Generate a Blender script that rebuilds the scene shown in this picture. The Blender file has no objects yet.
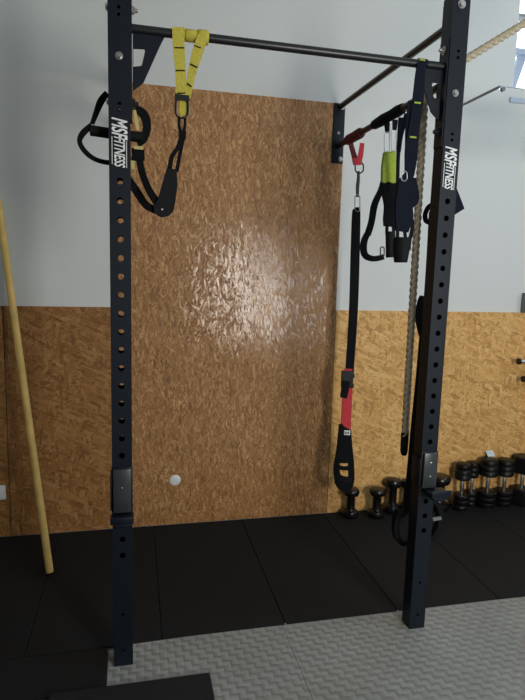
import bpy, bmesh, math, random
from mathutils import Vector, Matrix
random.seed(7)
S = bpy.context.scene
COL = S.collection
PI = math.pi

# ------------------------------------------------------------------ camera
F, YAW, PITCH, ROLL, CH, CD = 555.427, 0.2280, 0.1393, 0.0283, 1.5213, 3.2059
cy, sy, cp, sp = math.cos(YAW), math.sin(YAW), math.cos(PITCH), math.sin(PITCH)
FWD = Vector((sy*cp, cy*cp, -sp))
R0 = Vector((cy, -sy, 0)); U0 = R0.cross(FWD)
RIGHT = math.cos(ROLL)*R0 + math.sin(ROLL)*U0
UP = -math.sin(ROLL)*R0 + math.cos(ROLL)*U0
CAM = Vector((0, -CD, CH))
cam = bpy.data.cameras.new('camera'); camo = bpy.data.objects.new('camera', cam); COL.objects.link(camo)
cam.sensor_fit = 'HORIZONTAL'; cam.sensor_width = 36; cam.lens = 36*F/525
cam.clip_start = .05; cam.clip_end = 200
m = Matrix((RIGHT, UP, -FWD)).transposed().to_4x4(); m.translation = CAM
camo.matrix_world = m
S.camera = camo

def ray(u, v): return RIGHT*((u-262.5)/F) - UP*((v-350)/F) + FWD
def at(u, v, y):                       # the place in the plane Y = y
    r = ray(u, v); return CAM + r*((y-CAM.y)/r.y)
def atx(u, v, x):
    r = ray(u, v); return CAM + r*((x-CAM.x)/r.x)
def ground(u, v, z=0):
    r = ray(u, v); return CAM + r*((z-CAM.z)/r.z)

# ------------------------------------------------------------------ objects
def tag(o, label=None, cat=None, group=None, kind=None):
    if label: o['label'] = label
    if cat: o['category'] = cat
    if group: o['group'] = group
    if kind: o['kind'] = kind
    return o
def thing(name, loc, label, cat, group=None, rz=0):
    o = bpy.data.objects.new(name, None); COL.objects.link(o)
    o.empty_display_size = .1
    o.location = loc; o.rotation_euler = (0, 0, rz)
    return tag(o, label, cat, group)

WLOC = {}
class MB:
    def __init__(s): s.bm = bmesh.new()
    def box(s, a, b, bev=0):
        x0, y0, z0 = a; x1, y1, z1 = b
        vs = [s.bm.verts.new(p) for p in ((x0,y0,z0),(x1,y0,z0),(x1,y1,z0),(x0,y1,z0),(x0,y0,z1),(x1,y0,z1),(x1,y1,z1),(x0,y1,z1))]
        fs = [s.bm.faces.new([vs[i] for i in q]) for q in ((3,2,1,0),(4,5,6,7),(0,1,5,4),(1,2,6,5),(2,3,7,6),(3,0,4,7))]
        if bev:
            es = list({e for f in fs for e in f.edges})
            bmesh.ops.bevel(s.bm, geom=es, offset=bev, segments=2, affect='EDGES', profile=.5)
        return s
    def prism(s, pts, off):
        off = Vector(off)
        a = [s.bm.verts.new(p) for p in pts]; b = [s.bm.verts.new(Vector(p)+off) for p in pts]
        n = len(pts)
        s.bm.faces.new(a); s.bm.faces.new(b[::-1])
        for i in range(n): s.bm.faces.new((a[i], b[i], b[(i+1) % n], a[(i+1) % n]))
        return s
    def tube(s, pts, r, seg=12, closed=False, cap=True, rfun=None):
        pts = [Vector(p) for p in pts]; n = len(pts)
        T = []
        for i in range(n):
            if closed: t = pts[(i+1) % n]-pts[i-1]
            else: t = pts[min(i+1, n-1)]-pts[max(i-1, 0)]
            T.append(t.normalized())
        ref = Vector((0, 0, 1)) if abs(T[0].z) < .9 else Vector((1, 0, 0))
        N = [T[0].cross(ref).normalized()]
        for i in range(1, n):
            v = N[-1] - T[i]*N[-1].dot(T[i]); N.append(v.normalized())
        rings = []; L = 0
        for i in range(n):
            if i: L += (pts[i]-pts[i-1]).length
            B = T[i].cross(N[i]); ring = []
            for k in range(seg):
                a = 2*PI*k/seg
                rr = rfun(a, L, i) if rfun else (r[i] if isinstance(r, (list, tuple)) else r)
                ring.append(s.bm.verts.new(pts[i]+(N[i]*math.cos(a)+B*math.sin(a))*rr))
            rings.append(ring)
        for i in range(n if closed else n-1):
            A, C = rings[i], rings[(i+1) % n]
            o = 0
            if closed and i == n-1:      # match up the closing ring
                o = min(range(seg), key=lambda q: (C[q].co-A[0].co).length)
            for k in range(seg):
                s.bm.faces.new((A[k], A[(k+1) % seg], C[(k+1+o) % seg], C[(k+o) % seg]))
        if cap and not closed:
            s.bm.faces.new(rings[0][::-1]); s.bm.faces.new(rings[-1])
        return s
    def lathe(s, prof, origin=(0,0,0), axis=(0,0,1), seg=24, flat=0, ring=False):
        origin = Vector(origin); ax = Vector(axis).normalized()
        ref = Vector((0,0,1)) if abs(ax.z) < .9 else Vector((1,0,0))
        n1 = ax.cross(ref).normalized(); n2 = ax.cross(n1)
        rings = []
        for r, z in prof:
            rings.append([s.bm.verts.new(origin+ax*z+(n1*math.cos(2*PI*(k+flat)/seg)+n2*math.sin(2*PI*(k+flat)/seg))*max(r, 1e-5)) for k in range(seg)])
        for A, C in zip(rings, rings[1:]):
            for k in range(seg): s.bm.faces.new((A[k], A[(k+1) % seg], C[(k+1) % seg], C[k]))
        if ring:
            A, C = rings[-1], rings[0]
            for k in range(seg): s.bm.faces.new((A[k], A[(k+1) % seg], C[(k+1) % seg], C[k]))
        else:
            s.bm.faces.new(rings[0][::-1]); s.bm.faces.new(rings[-1])
        return s
    def rib(s, st, th=.003, n=5, sub=True):
        """webbing: stations (u, v, width, depth) seen along the place's depth axis; th thick"""
        if sub and len(st) > 2:
            out = []
            for i in range(len(st)-1):
                p0, p1, p2, p3 = st[max(i-1,0)], st[i], st[i+1], st[min(i+2, len(st)-1)]
                for k in range(n):
                    t = k/n
                    out.append(tuple(.5*((2*b)+(c-a)*t+(2*a-5*b+4*c-d)*t*t+(-a+3*b-3*c+d)*t**3) for a,b,c,d in zip(p0,p1,p2,p3)))
            out.append(st[-1]); st = out
        rows = []
        for i,(u,v,w,y) in enumerate(st):
            a = st[max(i-1,0)]; b = st[min(i+1,len(st)-1)]
            tu, tv = b[0]-a[0], b[1]-a[1]; l = math.hypot(tu,tv) or 1
            nu, nv = -tv/l, tu/l
            P = at(u+nu*w/2, v+nv*w/2, y); Q = at(u-nu*w/2, v-nv*w/2, y)
            o = Vector((0, th, 0))
            rows.append([s.bm.verts.new(x) for x in (P, Q, Q+o, P+o)])
        for A, C in zip(rows, rows[1:]):
            for k in range(4): s.bm.faces.new((A[k], A[(k+1)%4], C[(k+1)%4], C[k]))
        s.bm.faces.new(rows[0][::-1]); s.bm.faces.new(rows[-1])
        return s
    def poly(s, pts, y, th=.004):
        return s.prism([at(u, v, y) for u, v in pts], (0, th, 0))
    def build(s, name, mat, parent=None, smooth=True, world=True, bevel=0):
        bmesh.ops.recalc_face_normals(s.bm, faces=s.bm.faces[:])
        me = bpy.data.meshes.new(name)
        o = bpy.data.objects.new(name, me); COL.objects.link(o)
        if parent:
            o.parent = parent
            if world:
                off = Vector((0,0,0)); q = parent
                while q: off += q.location; q = q.parent
                bmesh.ops.translate(s.bm, verts=s.bm.verts[:], vec=-off)
        s.bm.to_mesh(me); s.bm.free()
        me.materials.append(mat)
        if smooth:
            for p in me.polygons: p.use_smooth = True
            try: me.set_sharp_from_angle(angle=math.radians(38))
            except Exception: pass
        if bevel:
            b = o.modifiers.new('bevel', 'BEVEL'); b.width = bevel; b.segments = 2; b.limit_method = 'ANGLE'
        return o

def solo(o, label, cat, group=None, kind=None): return tag(o, label, cat, group, kind)

# ------------------------------------------------------------------ materials
class NT:
    def __init__(s, name):
        s.m = bpy.data.materials.new(name); s.m.use_nodes = True
        s.t = s.m.node_tree; s.b = s.t.nodes['Principled BSDF']
    def n(s, typ, **kw):
        nd = s.t.nodes.new(typ)
        for k, v in kw.items():
            if k.startswith('i_'): nd.inputs[k[2:].replace('_', ' ')].default_value = v
            else: setattr(nd, k, v)
        return nd
    def l(s, a, b): s.t.links.new(a, b)
    def math(s, op, a, b=None):
        nd = s.n('ShaderNodeMath', operation=op)
        for i, x in enumerate((a, b)):
            if x is None: continue
            if isinstance(x, (int, float)): nd.inputs[i].default_value = x
            else: s.l(x, nd.inputs[i])
        return nd.outputs[0]
    def mix(s, f, a, b):
        nd = s.n('ShaderNodeMix', data_type='RGBA')
        for i, x in ((0, f), (6, a), (7, b)):
            if isinstance(x, (int, float)): nd.inputs[i].default_value = x
            elif isinstance(x, tuple): nd.inputs[i].default_value = (*x, 1)
            else: s.l(x, nd.inputs[i])
        return nd.outputs[2]
    def ramp(s, fac, stops):
        nd = s.n('ShaderNodeValToRGB'); e = nd.color_ramp.elements
        while len(e) < len(stops): e.new(.5)
        for el, (p, c) in zip(e, stops): el.position = p; el.color = (*c, 1)
        s.l(fac, nd.inputs[0]); return nd.outputs[0]

def mat(name, col, rough=.5, metal=0, spec=.5, noise=0, nscale=60, bump=0, bscale=200, coat=0):
    t = NT(name); b = t.b
    b.inputs['Base Color'].default_value = (*col, 1)
    b.inputs['Roughness'].default_value = rough; b.inputs['Metallic'].default_value = metal
    b.inputs['Specular IOR Level'].default_value = spec
    b.inputs['Coat Weight'].default_value = coat
    co = t.n('ShaderNodeTexCoord')
    if noise:
        nz = t.n('ShaderNodeTexNoise', i_Scale=nscale, i_Detail=4.0); t.l(co.outputs['Object'], nz.inputs['Vector'])
        lo = tuple(c*(1-noise) for c in col); hi = tuple(min(1, c*(1+noise)) for c in col)
        t.l(t.ramp(nz.outputs[0], [(.3, lo), (.7, hi)]), b.inputs['Base Color'])
    if bump:
        nz = t.n('ShaderNodeTexNoise', i_Scale=bscale, i_Detail=3.0); t.l(co.outputs['Object'], nz.inputs['Vector'])
        bp = t.n('ShaderNodeBump', i_Strength=bump, i_Distance=.002); t.l(nz.outputs[0], bp.inputs['Height'])
        t.l(bp.outputs[0], b.inputs['Normal'])
    return t.m

def osb(name, pal, size, rough, coat, vert, seed, dark):
    """strand board: layers of long chips lying over each other"""
    t = NT(name); b = t.b
    g = t.n('ShaderNodeTexCoord')
    mp0 = t.n('ShaderNodeMapping'); mp0.inputs['Location'].default_value = (seed, seed*.7, seed*1.3)
    t.l(g.outputs['Object'], mp0.inputs['Vector'])
    wob = t.n('ShaderNodeTexNoise', i_Scale=10.0, i_Detail=3.0); t.l(mp0.outputs[0], wob.inputs['Vector'])
    sub = t.n('ShaderNodeVectorMath', operation='MULTIPLY_ADD')
    t.l(wob.outputs['Color'], sub.inputs[0]); sub.inputs[1].default_value = (.016,.016,.016)
    t.l(mp0.outputs[0], sub.inputs[2])
    fine = t.n('ShaderNodeTexNoise', i_Scale=220.0, i_Detail=2.0); t.l(mp0.outputs[0], fine.inputs['Vector'])
    big = t.n('ShaderNodeTexNoise', i_Scale=5.0, i_Detail=3.0); t.l(mp0.outputs[0], big.inputs['Vector'])
    col = None; hgt = None
    angs = [5, 72, -38, 30, -62, -12, 50, 92, -25]
    for i, a in enumerate(angs):
        if vert: a = (10, 148, 55, 120, 35, 78, 140, 62, 98)[i]
        mp = t.n('ShaderNodeMapping'); mp.inputs['Rotation'].default_value = (0, math.radians(a), 0)
        mp.inputs['Location'].default_value = (i*3.17, 0, i*1.71)
        t.l(sub.outputs[0], mp.inputs['Vector'])
        k = size*(1 + .35*((i*37) % 5)/5)
        sc = t.n('ShaderNodeMapping'); sc.inputs['Scale'].default_value = (11*k, 0, 46*k)
        t.l(mp.outputs[0], sc.inputs['Vector'])
        vo = t.n('ShaderNodeTexVoronoi', i_Scale=1.0); vo.inputs['Randomness'].default_value = 1
        t.l(sc.outputs[0], vo.inputs['Vector'])
        se = t.n('ShaderNodeSeparateColor'); t.l(vo.outputs['Color'], se.inputs[0])
        gr = t.n('ShaderNodeMapping'); gr.inputs['Scale'].default_value = (12, 0, 260)
        t.l(mp.outputs[0], gr.inputs['Vector'])
        gn = t.n('ShaderNodeTexNoise', i_Scale=1.0, i_Detail=2.0); t.l(gr.outputs[0], gn.inputs['Vector'])
        val = t.math('ADD', t.math('MULTIPLY', se.outputs[0], .72), t.math('MULTIPLY', gn.outputs[0], .30))
        c = t.ramp(val, pal)
        if col is None: col = c; hgt = se.outputs[1]; tilt = vo.outputs['Color']
        else:
            mk = t.math('GREATER_THAN', se.outputs[2], .62)
            col = t.mix(mk, col, c); tilt = t.mix(mk, tilt, vo.outputs['Color'])
            mh = t.n('ShaderNodeMix', data_type='FLOAT'); t.l(mk, mh.inputs[0]); t.l(hgt, mh.inputs[2]); t.l(se.outputs[1], mh.inputs[3]); hgt = mh.outputs[0]
    # small dark slivers between chips
    mp = t.n('ShaderNodeMapping'); mp.inputs['Rotation'].default_value = (0, .6, 0); mp.inputs['Scale'].default_value = (34*size, 0, 90*size)
    t.l(sub.outputs[0], mp.inputs['Vector'])
    sl = t.n('ShaderNodeTexNoise', i_Scale=1.0, i_Detail=4.0, i_Roughness=.65); t.l(mp.outputs[0], sl.inputs['Vector'])
    f = t.ramp(sl.outputs[0], [(.56, (0,0,0)), (.66, (1,1,1))])
    col = t.mix(t.math('MULTIPLY', f, .8), col, dark)
    f2 = t.ramp(big.outputs[0], [(.35, (0,0,0)), (.7, (1,1,1))])
    col = t.mix(t.math('MULTIPLY', f2, .22), col, pal[1][1])
    t.l(col, b.inputs['Base Color'])
    b.inputs['Roughness'].default_value = rough
    b.inputs['Coat Weight'].default_value = coat; b.inputs['Coat Roughness'].default_value = .07
    hs = t.math('ADD', t.math('MULTIPLY', hgt, .9), t.math('MULTIPLY', fine.outputs[0], .25))
    bp = t.n('ShaderNodeBump', i_Strength=.4, i_Distance=.0022); t.l(hs, bp.inputs['Height'])
    t.l(bp.outputs[0], b.inputs['Normal'])
    ge = t.n('ShaderNodeNewGeometry')
    tl = t.n('ShaderNodeVectorMath', operation='SUBTRACT'); t.l(tilt, tl.inputs[0]); tl.inputs[1].default_value = (.5,.5,.5)
    ts = t.n('ShaderNodeVectorMath', operation='SCALE'); t.l(tl.outputs[0], ts.inputs[0]); ts.inputs['Scale'].default_value = .13
    ta = t.n('ShaderNodeVectorMath', operation='ADD'); t.l(ts.outputs[0], ta.inputs[0]); t.l(ge.outputs['Normal'], ta.inputs[1])
    tn = t.n('ShaderNodeVectorMath', operation='NORMALIZE'); t.l(ta.outputs[0], tn.inputs[0])
    b2 = t.n('ShaderNodeBump', i_Strength=.35, i_Distance=.003); t.l(hs, b2.inputs['Height']); t.l(tn.outputs[0], b2.inputs['Normal'])
    t.l(b2.outputs[0], b.inputs['Coat Normal'])
    b.inputs['Specular IOR Level'].default_value = .3
    return t.m

M = {}
M['wall'] = mat('white_wall_paint', (.70,.725,.70), .7, bump=.12, bscale=90)
M['gwall'] = mat('grey_wall_paint', (.30,.30,.29), .8)
M['ceil'] = mat('ceiling_paint', (.7,.7,.68), .8)
M['osb_low'] = osb('strand_board_pale', [(.05,(.42,.195,.052)),(.40,(.68,.375,.118)),(.65,(.78,.455,.155)),(.95,(.88,.58,.25))], 1.25, .5, 0, False, 3.1, (.20,.085,.026))
M['osb_mid'] = osb('strand_board_brown', [(.05,(.17,.070,.018)),(.40,(.30,.135,.038)),(.65,(.37,.175,.055)),(.95,(.48,.25,.095))], 1.25, .5, .1, False, 7.7, (.06,.022,.006))
M['osb_tall'] = osb('strand_board_varnished', [(.05,(.18,.074,.022)),(.36,(.365,.172,.055)),(.62,(.44,.215,.076)),(.95,(.72,.43,.19))], 2.4, .5, .48, True, 11.3, (.055,.020,.006))
M['concrete'] = mat('concrete_floor', (.12,.12,.12), .8, noise=.2)
M['rubber'] = mat('black_rubber', (.0105,.0105,.011), .8, spec=.25, noise=.35, nscale=700, bump=.35, bscale=500)
M['rubber_b'] = mat('black_rubber_smooth', (.010,.0105,.013), .7, spec=.35, bump=.2, bscale=500)
M['paint'] = mat('black_powder_coat', (.006,.0105,.017), .45, spec=.25, bump=.1, bscale=900)
M['paint2'] = mat('black_tube_paint', (.008,.0095,.012), .35)
M['steel'] = mat('zinc_steel', (.62,.62,.60), .3, metal=1)
M['chrome'] = mat('chrome', (.85,.85,.85), .28, metal=1)
M['dsteel'] = mat('black_anodised_metal', (.02,.02,.022), .35, metal=.4)
M['web'] = mat('black_webbing', (.0045,.005,.0065), .9, spec=.2, bump=.5, bscale=600)
M['navy'] = mat('dark_navy_webbing', (.005,.008,.017), .9, spec=.2, bump=.5, bscale=600)
M['foam'] = mat('black_foam_grip', (.0045,.005,.006), .75, spec=.25)
M['yellow'] = mat('yellow_webbing', (.52,.45,.055), .8, noise=.2, nscale=150, bump=.4, bscale=500)
M['paleyellow'] = mat('pale_yellow_webbing', (.60,.52,.20), .8, bump=.4, bscale=500)
M['lime'] = mat('lime_fabric', (.34,.44,.035), .8, noise=.15, bump=.4, bscale=500)
M['red'] = mat('red_webbing', (.55,.035,.045), .8, noise=.12, bump=.4, bscale=500)
M['dred'] = mat('dark_red_sleeve', (.13,.018,.022), .8, bump=.4, bscale=500)
M['letter'] = mat('white_lettering', (.80,.82,.80), .55)
M['white'] = mat('white_plastic', (.80,.80,.78), .4)
M['pole'] = mat('yellow_pole', (.84,.57,.17), .5, noise=.12, nscale=12)
M['vinyl'] = mat('black_vinyl', (.006,.0055,.0055), .25, spec=.45)
M['db'] = mat('black_dumbbell_rubber', (.0055,.005,.005), .42, spec=.3)
M['liner'] = mat('grey_plastic_liner', (.035,.04,.042), .33, spec=.6)
M['bluecard'] = mat('pale_blue_card', (.62,.74,.78), .6)
M['grey'] = mat('grey_metal', (.21,.22,.22), .5)
M['greybox'] = mat('grey_plastic', (.16,.18,.18), .5)
M['frame'] = mat('window_frame_white', (.78,.80,.82), .4)
M['handle'] = mat('pale_blue_plastic', (.42,.50,.62), .35)

def rope_mat():
    t = NT('natural_rope'); b = t.b
    co = t.n('ShaderNodeTexCoord')
    nz = t.n('ShaderNodeTexNoise', i_Scale=260.0, i_Detail=4.0); t.l(co.outputs['Object'], nz.inputs['Vector'])
    t.l(t.ramp(nz.outputs[0], [(.3,(.34,.28,.185)),(.7,(.62,.54,.38))]), b.inputs['Base Color'])
    b.inputs['Roughness'].default_value = .9
    bp = t.n('ShaderNodeBump', i_Strength=.5, i_Distance=.002); t.l(nz.outputs[0], bp.inputs['Height']); t.l(bp.outputs[0], b.inputs['Normal'])
    return t.m
M['rope'] = rope_mat()

def foam_mat():
    """grey puzzle-mat foam with a basket-weave emboss"""
    t = NT('grey_foam_weave'); b = t.b
    co = t.n('ShaderNodeTexCoord'); sx = t.n('ShaderNodeSeparateXYZ'); t.l(co.outputs['Object'], sx.inputs[0])
    c = .030
    u = t.math('DIVIDE', sx.outputs[0], c); v = t.math('DIVIDE', sx.outputs[1], c)
    par = t.math('MODULO', t.math('ABSOLUTE', t.math('ADD', t.math('FLOOR', u), t.math('FLOOR', v))), 2.0)
    fu, fv = t.math('FRACT', u), t.math('FRACT', v)
    def arch(x):
        q = t.math('SUBTRACT', t.math('MULTIPLY', x, 2.0), 1.0)
        return t.math('SUBTRACT', 1.0, t.math('MULTIPLY', q, q))
    mx = t.n('ShaderNodeMix', data_type='FLOAT'); t.l(par, mx.inputs[0]); t.l(arch(fu), mx.inputs[2]); t.l(arch(fv), mx.inputs[3])
    bp = t.n('ShaderNodeBump', i_Strength=.75, i_Distance=.004); t.l(mx.outputs[0], bp.inputs['Height'])
    t.l(bp.outputs[0], b.inputs['Normal'])
    nz = t.n('ShaderNodeTexNoise', i_Scale=3.0, i_Detail=5.0); t.l(co.outputs['Object'], nz.inputs['Vector'])
    t.l(t.ramp(nz.outputs[0], [(.3,(.245,.25,.23)),(.7,(.30,.305,.285))]), b.inputs['Base Color'])
    b.inputs['Roughness'].default_value = .62
    return t.m
M['foammat'] = foam_mat()

def glass():
    t = NT('clear_glass'); b = t.b
    b.inputs['Base Color'].default_value = (1,1,1,1)
    b.inputs['Transmission Weight'].default_value = 1; b.inputs['Roughness'].default_value = 0; b.inputs['IOR'].default_value = 1.06
    return t.m
M['glass'] = glass()

# ------------------------------------------------------------------ the room
XL, XR, YR, ZC = -2.3, 3.9, -4.6, 3.55
TH = .15
WY = .018                                   # plaster face; the boards stand 18 mm proud of it
st = lambda o: tag(o, kind='structure')
st(MB().box((XL-TH, YR-TH, -.14), (XR+TH, WY+TH, -.012)).build('floor', M['concrete'], smooth=False))
st(MB().box((XL-TH, YR-TH, ZC), (XR+TH, WY+TH, ZC+.15)).build('ceiling', M['ceil'], smooth=False))
st(MB().box((XL-TH, YR, -.012), (XL, WY, ZC)).build('wall_left', M['gwall'], smooth=False))
vy0, vy1, vz0, vz1 = -3.3, -1.7, 1.9, 3.1      # unseen opening added high in the right wall for the blue fill
b = MB()
b.box((XR, YR, -.012), (XR+TH, vy0, ZC)); b.box((XR, vy1, -.012), (XR+TH, WY, ZC)); b.box((XR, vy0, -.012), (XR+TH, vy1, vz0)); b.box((XR, vy0, vz1), (XR+TH, vy1, ZC))
st(b.build('wall_right', M['gwall'], smooth=False))
st(MB().box((XR+.04, vy0, vz0), (XR+.1, vy0+.05, vz1)).box((XR+.04, vy1-.05, vz0), (XR+.1, vy1, vz1)).box((XR+.04, vy0, vz0), (XR+.1, vy1, vz0+.05)).box((XR+.04, vy0, vz1-.05), (XR+.1, vy1, vz1)).build('added_side_window', M['frame']))  # frame of the added opening, out of view
wx0, wx1, wz0, wz1 = 2.302, 3.5, 2.70, 3.42
b = MB()
b.box((XL-TH, WY, -.012), (wx0, WY+TH, ZC)); b.box((wx1, WY, -.012), (XR+TH, WY+TH, ZC))
b.box((wx0, WY, -.012), (wx1, WY+TH, wz0)); b.box((wx0, WY, wz1), (wx1, WY+TH, ZC))
st(b.build('wall_back', M['wall'], smooth=False))
dx0, dx1, dz0, dz1 = 1.30, 2.25, .95, 2.35     # window behind the photographer
b = MB()
b.box((XL-TH, YR-TH, -.012), (dx0, YR, ZC)); b.box((dx1, YR-TH, -.012), (XR+TH, YR, ZC)); b.box((dx0, YR-TH, dz1), (dx1, YR, ZC)); b.box((dx0, YR-TH, -.012), (dx1, YR, dz0))
st(b.build('wall_rear', M['gwall'], smooth=False))
w = st(MB().box((wx0, .10, wz0), (wx0+.035, .16, wz1)).box((wx1-.035, .10, wz0), (wx1, .16, wz1)).box((wx0, .10, wz0), (wx1, .16, wz0+.02)).box((wx0, .10, wz1-.04), (wx1, .16, wz1)).build('window_1', M['frame']))
zt = at(520, 16, .1).z; zb = at(518, 51, .1).z
MB().box((wx0+.03, .085, zt-.008), (wx1-.03, .15, zt+.008)).build('transom', M['grey'], w)
MB().box((wx0+.03, .095, zb-.016), (wx1-.03, .15, zb+.016)).build('glazing_bar', M['handle'], w)
MB().prism([(wx0+.035,.12,wz0+.02),(wx0+.10,.12,zb),(wx0+.16,.12,zb),(wx0+.085,.12,wz0+.02)], (0,.02,0)).build('stay_arm', M['handle'], w)
st(MB().box((dx0, YR-.11, dz0), (dx0+.06, YR-.04, dz1)).box((dx1-.06, YR-.11, dz0), (dx1, YR-.04, dz1)).box((dx0, YR-.11, dz1-.06), (dx1, YR-.04, dz1)).box((dx0, YR-.11, dz0), (dx1, YR-.04, dz0+.06)).build('window_2', M['frame']))

# ------------------------------------------------------------------ strand boards on the wall
XP = 1.1967
seam = at(8, 450, 0).x
ZLOW = 1.303
def board(x0, x1, z1, m, label):
    o = MB().box((x0, 0, 0), (x1, WY-.0015, z1)).build('strand_board', M[m], smooth=False, bevel=.0012)
    return tag(o, label, 'wall board', 'strand boards on the back wall')
board(-2.28, seam-.002, ZLOW, 'osb_mid', 'low strand board left of the seam by the white socket')
board(seam+.002, XP-1.302, ZLOW, 'osb_mid', 'low strand board behind the yellow pole, left of the tall panel')
board(XP-1.30, XP, 2.5, 'osb_tall', 'tall brown varnished strand board panel behind the rack')
board(XP+.003, XR-.01, ZLOW, 'osb_low', 'low pale strand board behind the dumbbells, right of the tall panel')

# ------------------------------------------------------------------ floor mats
def rmat(x0, x1, y0, y1, label, m='rubber', z0=-.012, z1=0., name='rubber_mat', cat='floor mat', g='black rubber floor mats'):
    o = MB().box((x0+.0015, y0+.0015, z0), (x1-.0015, y1-.0015, z1)).build(name, M[m], smooth=False, bevel=.003)
    return tag(o, label, cat, g)
SX = [-2.03, -1.498, -.964, -.430, .104, .638, 1.171, 1.703, 2.236, 2.77, 3.30]
LB = ['far left black rubber mat at the wall, well left of the pole',
      'black rubber mat second left of the yellow pole',
      'black rubber mat at the wall just left of the yellow pole foot',
      'black rubber mat at the wall behind the left upright, right of the pole foot',
      'black rubber mat at the wall below the white disc',
      'black rubber mat in front of the right half of the tall panel',
      'black rubber mat under the small bone shaped dumbbells',
      'black rubber mat under the thin round chrome dumbbells, right of the right upright',
      'black rubber mat under the square headed dumbbell at the right edge',
      'black rubber mat at the wall beyond the square headed dumbbell']
for i in range(10): rmat(SX[i], SX[i+1], -1.062, -.001, LB[i])
rmat(-1.20, -.112, -1.30, -1.065, 'narrow black rubber mat left of the grey foam corner')
rmat(-1.20, -.112, -2.36, -1.303, 'black rubber mat at the lower left of the floor', 'rubber_b')
gm = MB().prism([(-.106,-1.315,-.012),(.62,-1.315,-.012),(.62,-1.046,-.012),(-.03,-1.066,-.012),(-.03,-1.075,-.012),(-.085,-1.078,-.012),(-.085,-1.09,-.012),(-.106,-1.09,-.012)][::-1], (0,0,.0117))
gm.box((-.106,-3.1,-.012),(.62,-1.3165,-.0003))
FM = 'grey woven texture foam mats'
tag(gm.build('foam_mat', M['foammat'], smooth=False), 'grey woven texture foam mat under the left upright', 'floor mat', FM)
gm = MB().prism([(.622,-3.1,-.012),(1.95,-3.1,-.012),(1.95,-1.064,-.012),(1.40,-1.052,-.012),(1.10,-1.046,-.012),(1.02,-1.058,-.012),(.80,-1.050,-.012),(.622,-1.046,-.012)], (0,0,.0117))
tag(gm.build('foam_mat', M['foammat'], smooth=False), 'grey woven texture foam mat under the right upright', 'floor mat', FM)
gm = MB().box((1.952,-3.1,-.012),(3.3,-1.07,-.0003))
tag(gm.build('foam_mat', M['foammat'], smooth=False), 'grey woven texture foam mat at the right, beyond the right upright', 'floor mat', FM)
o = MB().box((-.30,-2.1,.0003),(.272,-1.303,.015)).build('rubber_mat', M['rubber_b'], smooth=False, bevel=.003)
tag(o, 'black rubber mat lying on the grey foam, front left', 'floor mat', 'black rubber floor mats')

# ------------------------------------------------------------------ the rack
UW, UD = .0714, .0691
D = 1.1876
UXL, UXR = -.0476, 1.1947
YF, YB = -D, -D+UD                         # front and back faces of the uprights
ZT = 2.565
RIG = thing('pull_up_rig', ((UXL+UXR)/2, YF, .0), 'black wall mounted pull up rig with two perforated uprights', 'rack')
H0, HS = 1.8156, .0649
def sheet(bm, org, ud, vd, nd, u0, u1, v0, v1, holes, t=.004, seg=16):
    """a strip of tube wall with round holes through it"""
    org, ud, vd, nd = map(Vector, (org, ud, vd, nd))
    def P(u, v, k): return bm.verts.new(org+ud*u+vd*v-nd*(t*k))
    hs = sorted(holes); prev = v0
    for i, (hz, r) in enumerate(hs):
        lo = prev
        hi = (hz+hs[i+1][0])/2 if i+1 < len(hs) else min(v1, hz+.035)
        hi = min(hi, hz+.036)
        l2 = max(lo, hz-.036)
        for k in (0, 1):
            if l2 > lo+1e-6: bm.faces.new([P(u0,lo,k), P(u1,lo,k), P(u1,l2,k), P(u0,l2,k)])
        rings = []
        for k in (0, 1):
            outr, inr = [], []
            for q in range(seg):
                a = 2*PI*q/seg; c, s_ = math.cos(a), math.sin(a); mx = max(abs(c), abs(s_))
                cu, cv = c/mx, s_/mx
                uu = (u0+u1)/2+cu*(u1-u0)/2
                vv = hz+(cv*(hi-hz) if cv > 0 else cv*(hz-l2))
                outr.append(P(uu, vv, k)); inr.append(P((u0+u1)/2+c*r, hz+s_*r, k))
            for q in range(seg): bm.faces.new((outr[q], outr[(q+1)%seg], inr[(q+1)%seg], inr[q]))
            rings.append(inr)
        for q in range(seg): bm.faces.new((rings[0][q], rings[0][(q+1)%seg], rings[1][(q+1)%seg], rings[1][q]))
        prev = hi
    for k in (0, 1):
        if v1 > prev+1e-6: bm.faces.new([P(u0,prev,k), P(u1,prev,k), P(u1,v1,k), P(u0,v1,k)])
zs_small = [at(420, 582.6, YF).z, at(418, 614.9, YF).z]
fh = [(H0-HS*i, .0112) for i in range(22)] + [(2.068,.0058),(2.046,.0058),(2.368,.0058),(2.345,.0058)] + [(z,.0055) for z in zs_small]
sh = [(H0-.02-HS*2*i, .0042) for i in range(12)]
def upright(xc):
    b = MB(); bm = b.bm
    x0, x1 = xc-UW/2, xc+UW/2
    sheet(bm, (xc, YF, 0), (1,0,0), (0,0,1), (0,-1,0), -UW/2, UW/2, .004, ZT, fh)
    sheet(bm, (xc, YB, 0), (1,0,0), (0,0,1), (0,1,0), -UW/2, UW/2, .004, ZT, fh)
    yc = (YF+YB)/2
    sheet(bm, (x0, yc, 0), (0,1,0), (0,0,1), (-1,0,0), -UD/2, UD/2, .004, ZT, sh)
    sheet(bm, (x1, yc, 0), (0,1,0), (0,0,1), (1,0,0), -UD/2, UD/2, .004, ZT, sh)
    bmesh.ops.remove_doubles(bm, verts=bm.verts[:], dist=1e-5)
    b.box((x0, YF, 0), (x1, YB, .004)); b.box((x0, YF, ZT), (x1, YB, ZT+.004))
    bmesh.ops.recalc_face_normals(bm, faces=bm.faces[:])
    return b.build('upright', M['paint'], RIG, smooth=False)
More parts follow.
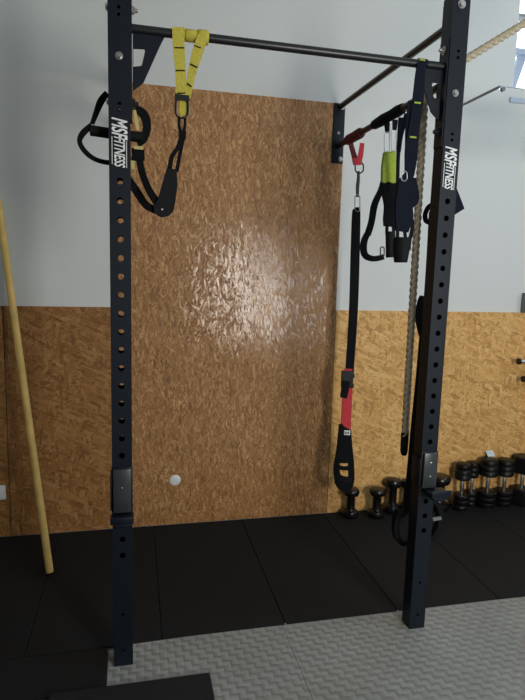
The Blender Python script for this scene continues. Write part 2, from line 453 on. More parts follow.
def hexbolt(name, p, ax, parent, r=.0105, h=.009, m='steel', stud=0):
    ax = Vector(ax).normalized()
    b = MB().lathe([(r*.99,0),(r*.99,h*.8),(r*.8,h)], p, ax, 6)
    b.lathe([(r*1.25,0),(r*1.25,.002)], p, ax, 20)
    if stud: b.lathe([(r*.55,h*.9),(r*.55,h+stud),(r*.4,h+stud+.002)], p, ax, 12)
    return b.build(name, M[m], parent)
ups = {}
for xc in (UXL, UXR):
    up = upright(xc); ups[xc] = up
    hexbolt('bolt', (xc, YF, 2.217), (0,-1,0), up)
    hexbolt('bolt', (xc, YF, at(461, 4, YF).z), (0,-1,0), up, r=.0125)

# lettering
def text_mesh(txt, shear):
    cu = bpy.data.curves.new('t', 'FONT'); cu.body = txt; cu.size = 1; cu.shear = shear; cu.offset = .022
    o = bpy.data.objects.new('t', cu); COL.objects.link(o)
    dg = bpy.context.evaluated_depsgraph_get(); dg.update()
    me = bpy.data.meshes.new_from_object(o.evaluated_get(dg))
    vs = [v.co.copy() for v in me.vertices]; fs = [tuple(p.vertices) for p in me.polygons]
    bpy.data.objects.remove(o); bpy.data.curves.remove(cu); bpy.data.meshes.remove(me)
    x0 = min(v.x for v in vs); x1 = max(v.x for v in vs); y0 = min(v.y for v in vs); y1 = max(v.y for v in vs)
    return [((v.x-x0)/(x1-x0), (v.y-y0)/(y1-y0)) for v in vs], fs
T1 = text_mesh('MSF', .32); T2 = text_mesh('FITNESS', .32)
def lettering(xc):
    b = MB(); yy = YF-.0006
    ztop = at(111, 117, YF).z
    def put(T, z0, L, x0, h):
        vs = [b.bm.verts.new((xc+x0+v*h, yy, z0-u*L)) for u, v in T[0]]
        for f in T[1]:
            try: b.bm.faces.new([vs[i] for i in f])
            except ValueError: pass
    zz = lambda v: ztop-(v-117)/(167-117)*(at(111,117,YF).z-at(111,167,YF).z)
    put(T1, zz(117.0), zz(117.0)-zz(139.0), -.0262, .0525)
    put(T2, zz(135.8), zz(135.8)-zz(167.0), -.0185, .0365)
    r = bmesh.ops.extrude_face_region(b.bm, geom=b.bm.faces[:])
    bmesh.ops.translate(b.bm, verts=[g for g in r['geom'] if isinstance(g, bmesh.types.BMVert)], vec=(0,.0005,0))
    b.box((xc-.0262, yy, zz(164)), (xc-.0240, yy+.0005, zz(136)))
    b.box((xc+.0215, yy, zz(167)), (xc+.0237, yy+.0005, zz(140)))
    o = b.build('lettering', M['letter'], ups[xc], smooth=False); o['label'] = 'white MSF FITNESS lettering running down the upright'
for xc in ups: lettering(xc)

# crossbar with its gusset plates
YCB = -D+.033
ZCB = at(200, 37, YCB).z
cb = MB().tube([(UXL+UW/2+.002, YCB, ZCB), (UXR-UW/2-.002, YCB, ZCB)], .0148, 20).build('crossbar', M['paint2'], RIG)
def frame_plate(outer, inner, off):
    b = MB(); n = len(outer); off = Vector(off)
    ring = []
    for o in (Vector((0,0,0)), off):
        A = [b.bm.verts.new(Vector(p)+o) for p in outer]; C = [b.bm.verts.new(Vector(p)+o) for p in inner]
        for i in range(n): b.bm.faces.new((A[i], A[(i+1)%n], C[(i+1)%n], C[i]))
        ring.append((A, C))
    for i in range(n):
        j = (i+1) % n
        b.bm.faces.new((ring[0][0][i], ring[0][0][j], ring[1][0][j], ring[1][0][i]))
        b.bm.faces.new((ring[0][1][i], ring[0][1][j], ring[1][1][j], ring[1][1][i]))
    return b
go = [(132.6,30),(166,34.5),(160,46),(143.5,82.9),(139,86.5),(132.6,91)]
gi = [(133.3,48.8),(144.2,49.2),(145,51),(141.9,65),(141,66.2),(133.3,67)]
xe = UXL+UW/2
for sgn in (1, -1):
    def cv(q):
        p = at(q[0], q[1], YCB); dx = max(p.x-xe, 0)
        return (xe+dx, YCB-.003, p.z) if sgn > 0 else (UXR-UW/2-dx, YCB-.003, p.z)
    frame_plate([cv(q) for q in go], [cv(q) for q in gi], (0,.006,0)).build('gusset_plate', M['paint'], cb, smooth=False)
    xx = xe if sgn > 0 else UXR-UW/2-.006
    fl = MB().box((xx, YB-.064, 2.02), (xx+.006, YB-.006, 2.41)).build('end_plate', M['paint'], cb, smooth=False)
    xo = xe+.006 if sgn > 0 else UXR-UW/2-.006
    xi = UXL-UW/2 if sgn > 0 else UXR+UW/2
    for zz_, mm in ((at(137, 11, YCB).z, 'steel'), (at(134, 104, YCB).z, 'dsteel')):
        hexbolt('bolt', (xo, YCB, zz_), (sgn,0,0), cb, r=.012 if mm == 'steel' else .0155, h=.011, m=mm, stud=.008)
        hexbolt('bolt', (xi, YCB, zz_), (-sgn,0,0), cb, r=.011, h=.008)
# arms back to the wall
ZA = (atx(343.4,108.5,1.19).z, atx(385.5,119,1.19).z)
for xc, xw in ((UXL, UXL-.012), (UXR, 1.160)):
    arms = MB().tube([(xc-.004, YB+.004, ZA[0]+.004), (xw, -.006, ZA[0])], .0155, 18).build('arm', M['paint2'], RIG)
    MB().tube([(xc-.004, YB+.004, ZA[1]), (xw, -.006, ZA[1]-.012)], .0155, 18).build('arm', M['paint2'], RIG)
    wp = MB().box((xw-.035, -.007, 2.166), (xw+.035, 0, 2.500), .002)
    wp = wp.build('wall_plate', M['paint'], RIG)
    for dx, z in ((.018, 2.48), (.018, 2.19), (-.0, 2.335)):
        hexbolt('bolt', (xw+dx, -.007, z), (0,-1,0), wp, r=.011 if dx else .006, h=.008)
    bp = MB().box((xc-UW/2+.002, YB, 2.13), (xc+UW/2-.002, YB+.006, 2.55)).build('back_plate', M['paint'], RIG, smooth=False)

# ------------------------------------------------------------------ j hooks
def jhook(xc, pts, lip, label, dx=0):
    zt, zb, zl = pts
    t = thing('rack_hook', (xc, YF-.02, zl), label, 'rack hook', 'rack hooks on the uprights')
    w2 = UW/2+.002
    b = MB().box((xc-w2, YF-.006, zb), (xc+w2, YF-.0005, zt), .001)
    b.box((xc-w2-.005, YF-.006, zb+.01), (xc-w2, YB-.005, zt-.03), .001)
    b.build('bracket', M['paint'], t)
    b = MB().box((xc-w2+.006, YF-.020, zb+.004), (xc+w2-.006, YF-.006, zt-.003), .004)
    lp = b.build('liner', M['liner'], t)
    for f in (.35, .72):
        z = zb+(zt-zb)*f if xc > .5 else zb+(zt-zb)*(.4 if f < .5 else .58)
        if xc > .5 or f > .5: MB().lathe([(.0035,0),(.0035,.0015),(.002,.002)], (xc, YF-.020, z), (0,-1,0), 12).build('screw', M['steel'], lp)
    a, c = lip
    b = MB().box((a, YF-.075, zl), (c, YF-.004, zl+.012), .002)
    b.box((a, YF-.078, zl), (c, YF-.070, zl+.026), .002)
    b.box((a+.01, YF-.072, zl-.016), (c-.01, YF-.004, zl), .002)
    b.build('lip', M['paint'], t)
    return t
zA, zB = at(122, 467, YF).z, at(122, 512, YF).z
jhook(UXL, (zA, zB, zB-.014), (UXL-.041, UXL+.041), 'black rack hook with grey liner on the left upright')
zA, zB = at(431, 451, YF).z, at(431, 487, YF).z
jhook(UXR, (zA, zB, zB-.014), (UXR-.02, UXR+.068), 'black rack hook with grey liner and side lip on the right upright')

# ------------------------------------------------------------------ loops and wraps
def link_ring(b, u0, v0, u1, v1, y, r, rnd=.5, topw=None, seg=8, tilt=0):
    """closed metal link between two corners: rounded rectangle"""
    pts = []
    uc, vc = (u0+u1)/2, (v0+v1)/2; hw, hh = (u1-u0)/2, (v1-v0)/2; k = min(hw, hh)*rnd*2
    k = min(k, hw, hh)
    for (sx, sv, a0) in ((1,-1,-90),(1,1,0),(-1,1,90),(-1,-1,180)):
        for q in range(6):
            a = math.radians(a0+q*18)
            pts.append((uc+sx*(hw-k)+k*math.cos(a), vc+sv*(hh-k)+k*math.sin(a)))
    b.tube([at(u, v, y+tilt*(u-uc)) for u, v in pts], r, seg, closed=True)
    return b
def pxm(u, v, y): return (at(u+1, v, y)-at(u, v, y)).length     # metres in a pixel there

# ---- yellow and black trainer on the crossbar (left)
YS = YCB-.018
tr = thing('suspension_trainer', (at(180,35,YCB).x, YCB, ZCB), 'suspension trainer with yellow anchor strap looped over the crossbar at the left', 'suspension trainer')
b = MB()
for u0, u1, r in ((172.3,184.6,.0178),(185,197,.0205),(197.4,208.4,.0235)):
    p, q = at(u0, 31.5+(u0-172)*.11, YCB), at(u1, 31.5+(u1-172)*.11, YCB)
    L = (q.x-p.x)
    b.lathe([(.0156,0),(r-.002,0),(r,.003),(r,L-.003),(r-.002,L),(.0156,L)], (p.x, YCB, ZCB), (1,0,0), 20, ring=True)
b.rib([(178.4,27,12.4,YS),(178.7,45,11.8,YS-.002),(180.4,70,10.6,YS),(181.8,99,10.5,YS+.004)], .0025)
b.rib([(203,36,10.5,YS-.006),(197.5,52,11,YS-.003),(191.5,75,8,YS+.003),(187.8,98,6,YS+.006)], .0025)
b.rib([(181.2,99,3.0,YS+.006),(181.5,112,4,YS+.006),(182.5,116,4,YS+.006)], .0025)
b.rib([(185.6,99,4.2,YS+.010),(184.6,115,5,YS+.010)], .0025)
a = b.build('anchor_strap', M['yellow'], tr)
for q in ((174.6,47.4,184.4,47.6),(176,70.2,185,70.4),(177.3,93.2,185.2,92.8),(194.3,45.3,201,47.9),(190.2,63.6,197.3,67.3),(187,83,191.8,86.4)):
    MB().rib([(q[0],q[1],1.0,YS-.0062),(q[2],q[3],1.0,YS-.0062)], .004, sub=False).build('stitching', M['web'], a)
b = MB(); link_ring(b, 175.6, 98, 188, 118, YS+.005, .0038, .5)
b.box(at(174.8,99.5,YS-.001), at(189,96.3,YS+.011))
b.build('carabiner', M['dsteel'], tr)
b = MB()
b.rib([(178.9,118,2.8,YS),(179.2,126,2.8,YS),(181.2,134,4,YS)], .003)
b.rib([(185,118,2.8,YS),(184.8,126,2.8,YS),(183.0,134,4,YS)], .003)
b.rib([(182.6,131,7.5,YS-.002),(182.4,139,7,YS-.002)], .008, sub=False)
b.rib([(181.5,138,5,YS),(177.5,148,4.3,YS),(171.8,157,4.5,YS),(169.3,171,5,YS)], .003)
b.rib([(183.4,137,4,YS),(179.8,155,3.8,YS+.004),(176.6,172,4,YS+.004)], .003)
YH = -D+.094                                # behind the upright
b.rib([(157.5,203,8,YS+.01),(149,190,7.2,YS+.02),(142,172,7,YH-.01),(139,156,7.2,YH)], .003)
b.rib([(156,210,8,YS+.014),(146,205,7.5,YS+.02),(137,192,8,YH-.005),(126,176,8,YH)], .003)
b.build('webbing', M['web'], tr)
b = MB()
b.poly([(166.6,168.5),(176.8,169),(177.6,185),(175.6,201),(173.4,211.5),(168.5,216),(161,217.3),(154,212.8),(153.3,206),(157.6,199.5),(162,184)], YS-.003, .012)
hp = b.build('foot_cradle', M['foam'], tr, bevel=.002)
MB().lathe([(.0032,0),(.0032,.002),(.0018,.0025)], at(162,209.4,YS-.003), (0,-1,0), 12).build('eyelet', M['steel'], hp)
b = MB()
b.rib([(107.5,93,7,YH),(101,101,7.5,YH),(96.5,112,6,YH),(92,124,4.5,YH)], .003)
b.rib([(92,125,6,YH),(83,133,6.5,YH-.006),(79.6,142,5,YH-.006),(86,152.5,5,YH-.006),(97,160,4.6,YH),(112,162.5,5,YH),(126,158,5,YH)], .003)
b.rib([(134,108,8,YH),(143.5,114,9,YH),(147,126,8.5,YH),(143.5,139,8,YH),(137,143,8,YH)], .004)
b.build('handle_strap', M['web'], tr)
MB().tube([at(90.2,130.3,YH), at(117,134.5,YH), at(143,137.5,YH)], [.0185,.0185,.0185], 16).build('grip', M['foam'], tr, bevel=.002)
MB().rib([(138,147.5,13,YH-.008),(138.3,160,13,YH-.008)], .022, sub=False).build('strap_keeper', M['web'], tr, bevel=.002)
for q in ([(134.4,110,3,YH-.004),(136.2,120,3.6,YH-.004),(138.0,130,3,YH-.004)], [(134,147.3,3.0,YH-.011),(143.5,148.2,3.0,YH-.011)], [(132.8,157,4,YH+.002),(133,169,3.6,YH+.002)]):
    MB().rib(q, .003).build('adjuster_tab', M['paleyellow'], tr)

# ---- red and black trainer on the lower arm by the wall
ax0 = Vector((UXR-.004, YB+.004, ZA[1])); ax1 = Vector((1.160, -.006, ZA[1]-.012))
def armpt(y): return ax0+(ax1-ax0)*((y-ax0.y)/(ax1.y-ax0.y))
YQ = -.235
tr = thing('suspension_trainer', armpt(YQ), 'red and black suspension trainer hanging from the lower arm near the wall', 'suspension trainer')
adir = (ax1-ax0).normalized()
b = MB(); L = .19
b.lathe([(.0165,0),(.024,.002),(.028,.02),(.0265,L*.5),(.028,L-.02),(.024,L-.002),(.0165,L)], armpt(-.335), adir, 18, ring=True)
b.build('anchor_sleeve', M['dred'], tr)
b = MB()
b.rib([(350.6,143,4.8,-.20),(354.0,155,5.2,-.22),(355.8,162.5,6,YQ)], .003)
b.build('anchor_strap', M['dred'], tr)
b = MB()
b.rib([(362.3,143,4.4,-.262),(360.8,154,5.2,-.25),(358.6,163,6,YQ-.004)], .003)
b.rib([(357.3,158,9,YQ-.006),(357.5,165,8,YQ-.006)], .006, sub=False)
b.build('anchor_strap', M['red'], tr)
b = MB(); link_ring(b, 355.2, 162, 363.4, 173.2, YQ, .0042, .5); b.build('carabiner', M['dsteel'], tr)
MB().rib([(358.8,171,2,YQ),(358.6,180,2.6,YQ),(357.9,186,3,YQ),(357.8,197,2,YQ)], .01).build('swivel', M['dsteel'], tr)
b = MB(); link_ring(b, 354.9, 195, 359.9, 211.5, YQ, .0026, .5); b.build('carabiner', M['grey'], tr)
b = MB()
b.rib([(357,210,6.0,YQ),(356.4,214,8.2,YQ),(355.4,250,8.9,YQ),(353.6,310,8.7,YQ),(349.6,372,8.2,YQ)], .006)
b.build('webbing', M['web'], tr)
b = MB(); b.rib([(348.2,371,12,YQ-.004),(347.2,388,11,YQ-.004)], .016, sub=False)
b.rib([(353.4,374,3,YQ-.006),(353.2,378,3,YQ-.006)], .02, sub=False); b.rib([(352.7,384,3,YQ-.006),(352.5,388,3,YQ-.006)], .02, sub=False)
bk = b.build('buckle', M['dsteel'], tr, bevel=.0015)
MB().rib([(346.4,381,7.5,YQ-.012),(345,390,7.5,YQ-.02),(343.6,398,7,YQ-.026)], .004).build('strap_tail', M['web'], tr)
MB().rib([(343.8,369.4,1.8,YQ-.0055),(352.3,370.1,1.8,YQ-.0055)], .004, sub=False).build('stitching', M['red'], tr)
MB().rib([(347.8,386,9.8,YQ),(346.9,405,10,YQ),(345.8,431,9.8,YQ)], .005).build('adjuster_strap', M['red'], tr)
b = MB()
b.rib([(341.3,424,4.2,YQ),(338.9,450,5,YQ),(336.6,468,6,YQ),(338.5,482,7.5,YQ)], .005)
b.rib([(349.2,430,4,YQ),(350,447,5,YQ),(351.3,466,6,YQ),(351,482,6.4,YQ),(347,491,6,YQ)], .005)
b.rib([(345.7,430,6,YQ+.004),(345,450,9,YQ+.004),(344.6,463,6,YQ+.004)], .004)
b.poly([(340,424),(350.4,430),(351.8,462.5),(345,463.5),(336.4,463),(338,448)], YQ-.002, .008)
b.rib([(336.5,466.5,5,YQ-.004),(344,468.5,4,YQ-.004),(352.5,467.5,5,YQ-.004)], .006)
b.rib([(337.5,480,8,YQ-.004),(342,486,9,YQ-.004),(348.5,488,9,YQ-.004)], .006)
b.build('handle_strap', M['web'], tr)
MB().rib([(340.5,478,5,YQ-.004),(346,480.5,6,YQ-.004),(352,481,6,YQ-.004)], .02).build('grip', M['foam'], tr)
lt = MB().rib([(344.2,432.6,4.6,YQ-.003),(350.2,432.9,4.6,YQ-.003)], .003, sub=False).build('label_tag', M['letter'], tr)
b = MB()
for i in range(3): b.rib([(345.0+i*1.7,431.6,.9,YQ-.0042),(345.4+i*1.7,434.2,.9,YQ-.0042)], .001, sub=False)
b.build('print', M['web'], lt)

# ---- lime trainer on the lower arm
YL = -.62
tr = thing('suspension_trainer', armpt(YL), 'black suspension trainer with lime green pad bundled on the lower arm', 'suspension trainer')
b = MB(); Ls = .30
b.lathe([(.0165,0),(.022,.003),(.026,.05),(.0235,.12),(.027,.2),(.023,Ls-.01),(.0165,Ls)], armpt(YL-.16), adir, 18, ring=True)
b.build('anchor_sleeve', M['navy'], tr)
b = MB()
b.rib([(387.4,122.5,5.4,YL),(387.3,127,5,YL),(387.6,133,4,YL)], .004)
b.rib([(395.2,119.5,5.4,YL-.04),(395.2,124,5,YL-.03),(394.6,130,4,YL-.01)], .004)
b.rib([(402,117.5,6.5,YL-.14),(400,135,5,YL-.12),(398.4,155,3.6,YL-.1),(397.8,190,3.2,YL-.08)], .004)
b.rib([(407,113.5,5,YL-.2),(404.4,124,4,YL-.18),(401.6,136,3,YL-.15),(399.6,152,2.4,YL-.1)], .004)
b.build('webbing', M['navy'], tr)
for (u0,v0,u1,v1,dy) in ((384.4,132,389.6,152.5,0),(391.4,129,396.3,151,-.008)):
    b = MB(); link_ring(b, u0, v0, u1, v1, YL+dy, .0026, .5)
    b.build('carabiner', M['steel'], tr)
b = MB(); b.poly([(384.6,151.8),(388,151.2),(390.2,153.2),(391.4,151),(395.8,150.6),(396.4,160),(396.8,182.6),(393,183.4),(389,181.6),(385.6,183),(382.2,182.4),(382.6,166)], YL-.006, .022)
b.build('pad', M['lime'], tr, bevel=.003)
b = MB()
b.rib([(383,182,5,YL),(380.6,191,5.6,YL),(374.6,205,6.6,YL),(371.6,222,6.4,YL),(367.6,235,6.5,YL)], .004)
b.rib([(371,228,5,YL-.003),(365,239,6.5,YL-.003),(363.6,249,6.8,YL-.003),(366,256,6.5,YL-.003),(374,258.8,5.6,YL-.003),(384,256.8,5.4,YL-.003)], .004)
b.rib([(389.5,181,14,YL),(389.8,190,15.5,YL),(391.6,205,14,YL),(390.4,219,13,YL),(389.8,226.5,11,YL)], .012)
b.rib([(387.2,224,3,YL),(387,234,3,YL)], .005, sub=False); b.rib([(393.6,226,3,YL-.004),(394.4,245,2.4,YL-.004)], .005, sub=False)
b.build('handle_strap', M['web'], tr)
b = MB(); link_ring(b, 380.4, 247, 384.2, 256, YL-.006, .003, .4); b.build('buckle', M['dsteel'], tr)
MB().tube([at(389.8,231.5,YL+.004), at(390.0,244,YL+.004), at(390.2,257.5,YL+.004)], .0215, 16).build('grip', M['foam'], tr, bevel=.002)

# ---- navy black trainer hanging from the crossbar next to the right upright
YK = YCB-.0215
tr = thing('suspension_trainer', (at(421,62,YCB).x, YCB, ZCB), 'wide dark strap suspension trainer hung over the crossbar beside the right upright', 'suspension trainer')
b = MB(); p = at(417.8,62,YCB); q = at(426.2,62,YCB); L = q.x-p.x
arc = [math.radians(-50+280*i/20) for i in range(21)]      # over the bar, open where the gusset plate hangs
b.prism([(p.x, YCB+.0189*math.cos(a), ZCB+.0189*math.sin(a)) for a in arc]+[(p.x, YCB+.0156*math.cos(a), ZCB+.0156*math.sin(a)) for a in arc[::-1]], (L,0,0))
b.rib([(421.9,63,8.6,YK),(420.4,75,9.6,YK),(418.2,100,11,YK+.004),(415.2,122,10.4,YK+.01),(411.9,146,12.6,YK+.015),(411,160,12,YK+.02),(409.6,176,9,YK+.022)], .005)
b.rib([(411.5,101,6,YK+.008),(409,116,4.5,YK+.016),(407.4,130,3.6,YK+.02),(406.8,150,3,YK+.022)], .004)
b.build('webbing', M['navy'], tr)
for q in ([(414.6,102.4,1.7,YK-.003),(420.8,103,1.7,YK-.003)], [(410.0,136.8,1.7,YK+.005),(416.4,137.4,1.7,YK+.005)], [(419.6,59.4,1.4,YK-.001),(425.4,60.2,1.4,YK-.001)]):
    MB().rib(q, .004, sub=False).build('stitching', M['lime'], tr)
b = MB(); link_ring(b, 401.4, 171, 407, 181, YK+.018, .0017, .5); b.build('ring', M['steel'], tr)
b = MB()
b.poly([(402,177),(413,175),(416.2,184),(417.6,196.5),(414.4,204.2),(409,205.5),(398.4,203),(397.4,190)], YK+.021, .014)
b.rib([(409,174,8,YK+.02),(407.4,182,16,YK+.02),(406.2,193,18,YK+.022),(404.6,205,17.5,YK+.022),(404.0,220,16,YK+.022),(402.6,231.5,12,YK+.022)], .012)
b.rib([(414,178,3.6,YK+.026),(417,192,4,YK+.026),(415.6,201,6,YK+.026),(411.4,204.5,7,YK+.026)], .005)
b.rib([(410.6,203,4,YK+.03),(411.9,218,3.4,YK+.03),(412.5,228,3.2,YK+.03),(409.8,241,3.4,YK+.03),(408.8,250,4,YK+.03)], .005)
b.rib([(398,229,3,YK+.026),(397.6,240,3,YK+.026)], .005, sub=False); b.rib([(404.8,230,3,YK+.026),(406,240,3,YK+.026)], .005, sub=False)
b.build('handle_strap', M['navy'], tr)
MB().tube([at(401.8,237.5,YK+.03), at(401.2,248,YK+.03), at(400.6,262.5,YK+.03)], [.032,.034,.026], 16).build('grip', M['foam'], tr, bevel=.003)

# ---- climbing rope over the lower arm
YRp = -1.045
pa = armpt(YRp)
tb = at(404.8, 436, YRp)
arm_r = .0155+.018
xh = pa.x-arm_r-.012
pts = []
ztop_ = pa.z
n = 240
zlo = tb.z
for i in range(n+1): pts.append(Vector((tb.x+(xh-tb.x)*(i/n), YRp, zlo+(ztop_-zlo)*(i/n))))
for q in range(1, 12):
    a = PI-q*(PI*.36)/11
    pts.append(Vector((pa.x-.006+(arm_r+.006)*math.cos(a)*1.0, YRp, ztop_+arm_r*math.sin(a))))
e = at(496, 41, YRp)
e2 = pts[-1]+(e-pts[-1])*2.6; e2.z = ZC
st0 = pts[-1]
kk = (ZC-st0.z)/max(e.z-st0.z, .01); e2 = st0+(e-st0)*kk
for q in range(1, 200): pts.append(st0+(e2-st0)*(q/199))
# even spacing
res = [pts[0]]; acc = 0
for A, C in zip(pts, pts[1:]):
    seg = (C-A).length; dpos = .0055-acc
    while dpos <= seg: res.append(A+(C-A)*(dpos/seg)); dpos += .0055
    acc = (acc+seg) % .0055
rp = thing('climbing_rope', tb, 'thick natural climbing rope hanging over the lower arm beside the right upright', 'rope')
def rf(a, L, i): return .0165*(.58+.44*abs(math.cos(1.5*(a-2*PI*L/.085))))
MB().tube(res, .0162, 24, rfun=rf).build('rope', M['rope'], rp)
MB().tube([at(404.9,435,YRp)+Vector((0,0,.012)), at(404.6,440,YRp), at(404,451,YRp), at(403.9,455,YRp)], [.0165,.0168,.0165,.011], 16).build('end_cap', M['foam'], rp)
hk = MB().lathe([(.05,0),(.05,-.012),(.02,-.02),(.012,-.05)], e2, (0,0,1), 20).build('ceiling_mount', M['dsteel'], rp)

# ---- black strap set hanging behind the right upright
YE = YB+.035
tr = thing('hanging_strap', armpt(YE+.02), 'black strap with cuffs and stirrup hanging behind the right upright', 'strap')
b = MB()
b.rib([(441,92,9,YE+.01),(443,140,9,YE),(442,190,11,YE),(440,206,14,YE)], .004)
b.rib([(434,212,9,YE),(429,290,8,YE),(425,330,9,YE),(420.5,380,9,YE),(416.5,430,11,YE),(412.4,480,12,YE),(407,505,9,YE),(401,516,6,YE)], .005)
b.build('webbing', M['web'], tr)
b = MB(); b.poly([(446,186),(456.6,187),(464.8,208.6),(455,214.8),(440,214)], YE+.004, .008)
b.build('cuff', M['navy'], tr, bevel=.002)
MB().rib([(434,204,5,YE),(428.6,207.5,4.6,YE),(425.4,215,4.2,YE),(427,221,5,YE),(433,222,6,YE)], .006).build('cuff', M['web'], tr)
MB().rib([(424,296,5,YE),(422.4,304,8,YE),(421.8,318,10,YE),(422.6,331,7,YE),(423,338,4,YE)], .016).build('pad', M['foam'], tr, bevel=.002)
b = MB(); pp = [(401,512),(397.6,522),(397.2,534),(401,542.5),(408,544),(420,544),(432,540),(438.6,531),(441.6,519),(440,508),(434,500)]
b.rib([(u, v, 5, YE+.01) for u, v in pp], .03)
s_ = b.build('stirrup', M['web'], tr)
MB().rib([(433,519.5,3.4,YE+.006),(441.4,518.2,3.4,YE+.006)], .004, sub=False).build('tab', M['greybox'], s_)

# ------------------------------------------------------------------ dumbbells
GD = 'dumbbells standing on end along the wall'
def bone(R, H, hh, sr):
    pr = [(R*.55,0),(R*.85,.004),(R*.99,hh*.28),(R,hh*.55),(R*.9,hh*.85),(sr*1.12,hh*1.02),(sr,hh*1.2)]
    return pr+[(r, H-z) for r, z in pr[::-1]]
def bonebell(u, v, topv, wpx, label, y=None):
    p = ground(u, v)
    p.y = min(p.y, -.058) if y is None else y
    if y is not None: p.x = at(u, v, y).x
    t = at(u, topv, p.y); H = t.z; R = wpx/2*pxm(u, topv, p.y)
    o = MB().lathe(bone(R, H, H*.26, R*.52), (0,0,0), (0,0,1), 24).build('dumbbell', M['vinyl'])
    o.location = (p.x, p.y, 0)
    tag(o, label, 'dumbbell', GD); return o
bonebell(350, 516.5, 488, 15.5, 'small black bone shaped dumbbell below the red trainer handle, leftmost of the row')
bonebell(376, 516.5, 488, 15.5, 'small black bone shaped dumbbell, second from the left in the row')
bonebell(391.3, 512, 478.5, 15, 'taller black bone shaped dumbbell just left of the right upright')
bonebell(406, 508, 480, 13, 'black bone shaped dumbbell half hidden behind the right upright', y=-.058)
bonebell(437.5, 511, 475, 19, 'black bone shaped dumbbell peeking out right of the right upright', y=-.07)
def chromebell(u, v, topv, wpx, y, label, kind='round'):
    p = at(u, v, y)
    t = at(u, topv, p.y); H = t.z; R = wpx/2*pxm(u, topv, p.y)
    if kind != 'round': R *= 1.0
    D_ = thing('dumbbell', (p.x, p.y, 0), label, 'dumbbell', GD)
    hh = H*.34
    for z0, z1, s in ((0, hh, 1), (H-hh, H, -1)):
        b = MB()
        if kind == 'round':
            a = hh/3
            pr = [(R*.80,0),(R*.88,.003)]
            for i in range(3):
                k = 1 if i else .93
                pr += [(R*.94*k, a*i+.004), (R*k, a*i+a*.25), (R*k, a*i+a*.8), (R*.90*k, a*(i+1)-.001)]
            pr += [(R*.62, hh)]
            if s < 0: pr = [(r, hh-z) for r, z in pr[::-1]]
            b.lathe(pr, (0,0,z0), (0,0,1), 28)
            b.build('head', M['db'], D_, world=False)
        else:
            b.lathe([(R*.92,0),(R,.006),(R,hh-.006),(R*.92,hh)], (0,0,z0), (0,0,1), 6, flat=.5+.12)
            b.build('head', M['db'], D_, world=False, bevel=.003)
    hr = .0135
    MB().lathe([(hr*.85,0),(hr*.9,.01),(hr*1.0,.25*(H-2*hh)),(hr*1.15,.5*(H-2*hh)),(hr*1.0,.75*(H-2*hh)),(hr*.9,H-2*hh-.01),(hr*.85,H-2*hh)], (0,0,hh), (0,0,1), 20).build('handle', M['chrome'], D_, world=False)
    return D_
chromebell(460, 507.5, 463.5, 14, -.088, 'thin round headed dumbbell with chrome handle, first right of the upright')
chromebell(469.5, 505.5, 462, 11, -.042, 'thin round headed dumbbell with chrome handle, tucked between two others')
chromebell(485.5, 506, 459, 16.3, -.075, 'thick round headed dumbbell with chrome handle, card behind it')
chromebell(502, 504.5, 459.5, 15.3, -.07, 'thick round headed dumbbell with chrome handle next to the square headed one')
chromebell(519.5, 503.5, 456, 18, -.07, 'square headed black dumbbell with chrome handle at the right edge', 'hex')
p = at(490.5, 462, -.03); q = at(491, 456.0, -.003); zc = at(485.5, 459, -.075).z+.0008
c = MB().prism([(p.x-.027,-.036,zc),(p.x+.029,-.036,zc),(p.x+.029,-.005,max(q.z, zc+.03)),(p.x-.027,-.005,max(q.z, zc+.03))], (0,.0012,.0012))
tag(c.build('card', M['bluecard'], smooth=False), 'small pale blue white card stuck behind the dumbbell heads', 'card')

# ------------------------------------------------------------------ small things on the wall
p = at(175, 480, 0)
o = MB().lathe([(.033,0),(.033,.004),(.029,.007),(.012,.008)], (0,0,0), (0,-1,0), 32).build('cap', M['white']); o.location = p
tag(o, 'round white cover cap on the tall board near the floor', 'cover')
p0, p1 = at(-9, 485.5, 0), at(6.3, 498.8, 0)
t = thing('wall_socket', ((p0.x+p1.x)/2, 0, (p0.z+p1.z)/2), 'white wall socket on the strand board at the left edge', 'socket')
MB().box((p0.x, -.012, p1.z), (p1.x, 0, p0.z), .003).build('cover_plate', M['white'], t)
MB().lathe([(.024,0),(.024,.003),(.019,.0035)], ((p0.x+p1.x)/2, -.0115, (p0.z+p1.z)/2), (0,-1,0), 24).build('outlet', M['white'], t)
# yellow pole leaning on the wall
foot = ground(50, 574); foot.z = 0
top = at(0, 215, -.02); dirp = (top-foot).normalized()
pr = .0185
k = (WY-.019-foot.y)/dirp.y
o = MB().tube([Vector((0,0,.008)), dirp*.01+Vector((0,0,.006)), dirp*k*.5, dirp*k], [pr*.9,pr,pr,pr], 20).build('pole', M['pole']); o.location = foot
tag(o, 'long yellow pole leaning against the wall at the left', 'pole')
# steel bars at the right edge
for (u, v, r, lab, mm) in ((519.4, 361.5, .021, 'upper black capped steel bar on the board at the right edge', 'chrome'), (524, 379, .021, 'lower dark capped bar on the board at the right edge', 'dred')):
    y = -.075; p = at(u, v, y)
    t = thing('steel_bar', p, lab, 'bar', 'bars hung at the right edge')
    MB().lathe([(.011,-.012),(r,-.010),(r,.002),(r*.8,.004)], p, (1,0,0), 20).build('end_cap', M['vinyl'], t)
    MB().tube([(p.x+.0045,y,p.z),(p.x+.62,y,p.z)], .0135, 16).build('shaft', M[mm], t)
    for q in (.2, .5): MB().box((p.x+q, y-.004, p.z-.022), (p.x+q+.02, .001, p.z-.0125)).build('bracket', M['dsteel'], t)
# grey box above the right board
p0, p1 = at(523.2, 289, -.0), at(521.4, 311, 0)
o = MB().box((p1.x+.004, -.03, ZLOW+.001), (p1.x+.16, WY, ZLOW+.13), .004).build('junction_box', M['greybox'])
tag(o, 'grey box on the white wall above the board, right edge', 'box')
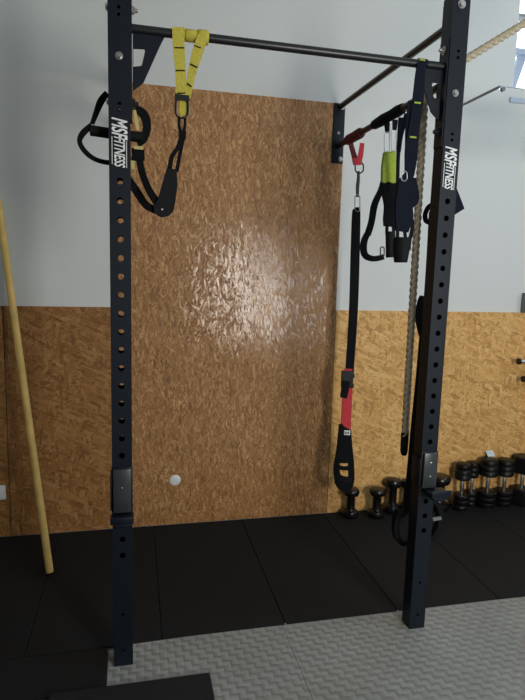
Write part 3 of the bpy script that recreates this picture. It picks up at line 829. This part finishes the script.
# clear panel with its support bar, high at the right
foot = at(452, 110.3, WY); xb = foot.x
tip = atx(499.5, 86.8, xb)
t = thing('glass_panel', (xb, tip.y, tip.z), 'clear glass panel with grey support bar high on the right wall part', 'glass panel')
b = MB().tube([(xb, WY, foot.z), (xb, tip.y, tip.z)], .0075, 14)
b.build('support_bar', M['grey'], t)
MB().lathe([(.028,0),(.028,-.006),(.012,-.01)], (xb, WY, foot.z), (0,1,0), 20).build('wall_flange', M['grey'], t)
gp = MB().box((xb+.0, tip.y-.003, tip.z-.30), (xb+1.1, tip.y+.003, tip.z+.002)).build('pane', M['glass'], t, smooth=False)
MB().lathe([(.011,-.006),(.011,.010)], (xb+.02, tip.y, tip.z-.012), (0,-1,0), 16).build('clamp', M['greybox'], t)
MB().box((xb, tip.y-.0045, tip.z+.0015), (xb+1.1, tip.y+.0045, tip.z+.0045)).build('edge_trim', M['handle'], t)
h0, h1 = at(508.5, 97.2, tip.y), at(508.5, 103.2, tip.y)
MB().box((h0.x, tip.y-.018, h1.z), (h0.x+.30, tip.y-.003, h0.z), .006).build('pull_handle', M['handle'], t)

# ------------------------------------------------------------------ light
W = bpy.data.worlds.new('world'); S.world = W; W.use_nodes = True
bg = W.node_tree.nodes['Background']; bg.inputs[0].default_value = (.80,.90,1,1); bg.inputs[1].default_value = 2.4
def area(name, loc, rot, sx, sy_, e, col):
    l = bpy.data.lights.new(name, 'AREA'); l.shape = 'RECTANGLE'; l.size = sx; l.size_y = sy_; l.energy = e; l.color = col
    o = bpy.data.objects.new(name, l); COL.objects.link(o); o.location = loc; o.rotation_euler = rot; return o
area('rear_window_daylight', ((dx0+dx1)/2, YR-.02, (dz0+dz1)/2), (PI/2, 0, 0), dx1-dx0-.1, dz1-dz0-.1, 72, (1,.97,.92))
area('back_window_daylight', ((wx0+wx1)/2, .05, (wz0+wz1)/2), (-PI/2, 0, 0), wx1-wx0-.1, wz1-wz0-.1, 14, (.62,.80,1))
area('side_blue_fill', (XR+.02, (vy0+vy1)/2, (vz0+vz1)/2), (0, PI/2, 0), vz1-vz0-.1, vy1-vy0-.1, 22, (.62,.80,1))  # added blue fill from the right, tints the right upright and wall
S.view_settings.view_transform = 'Standard'; S.view_settings.look = 'None'
S.view_settings.exposure = 0; S.view_settings.gamma = 1; S.view_settings.use_curve_mapping = False
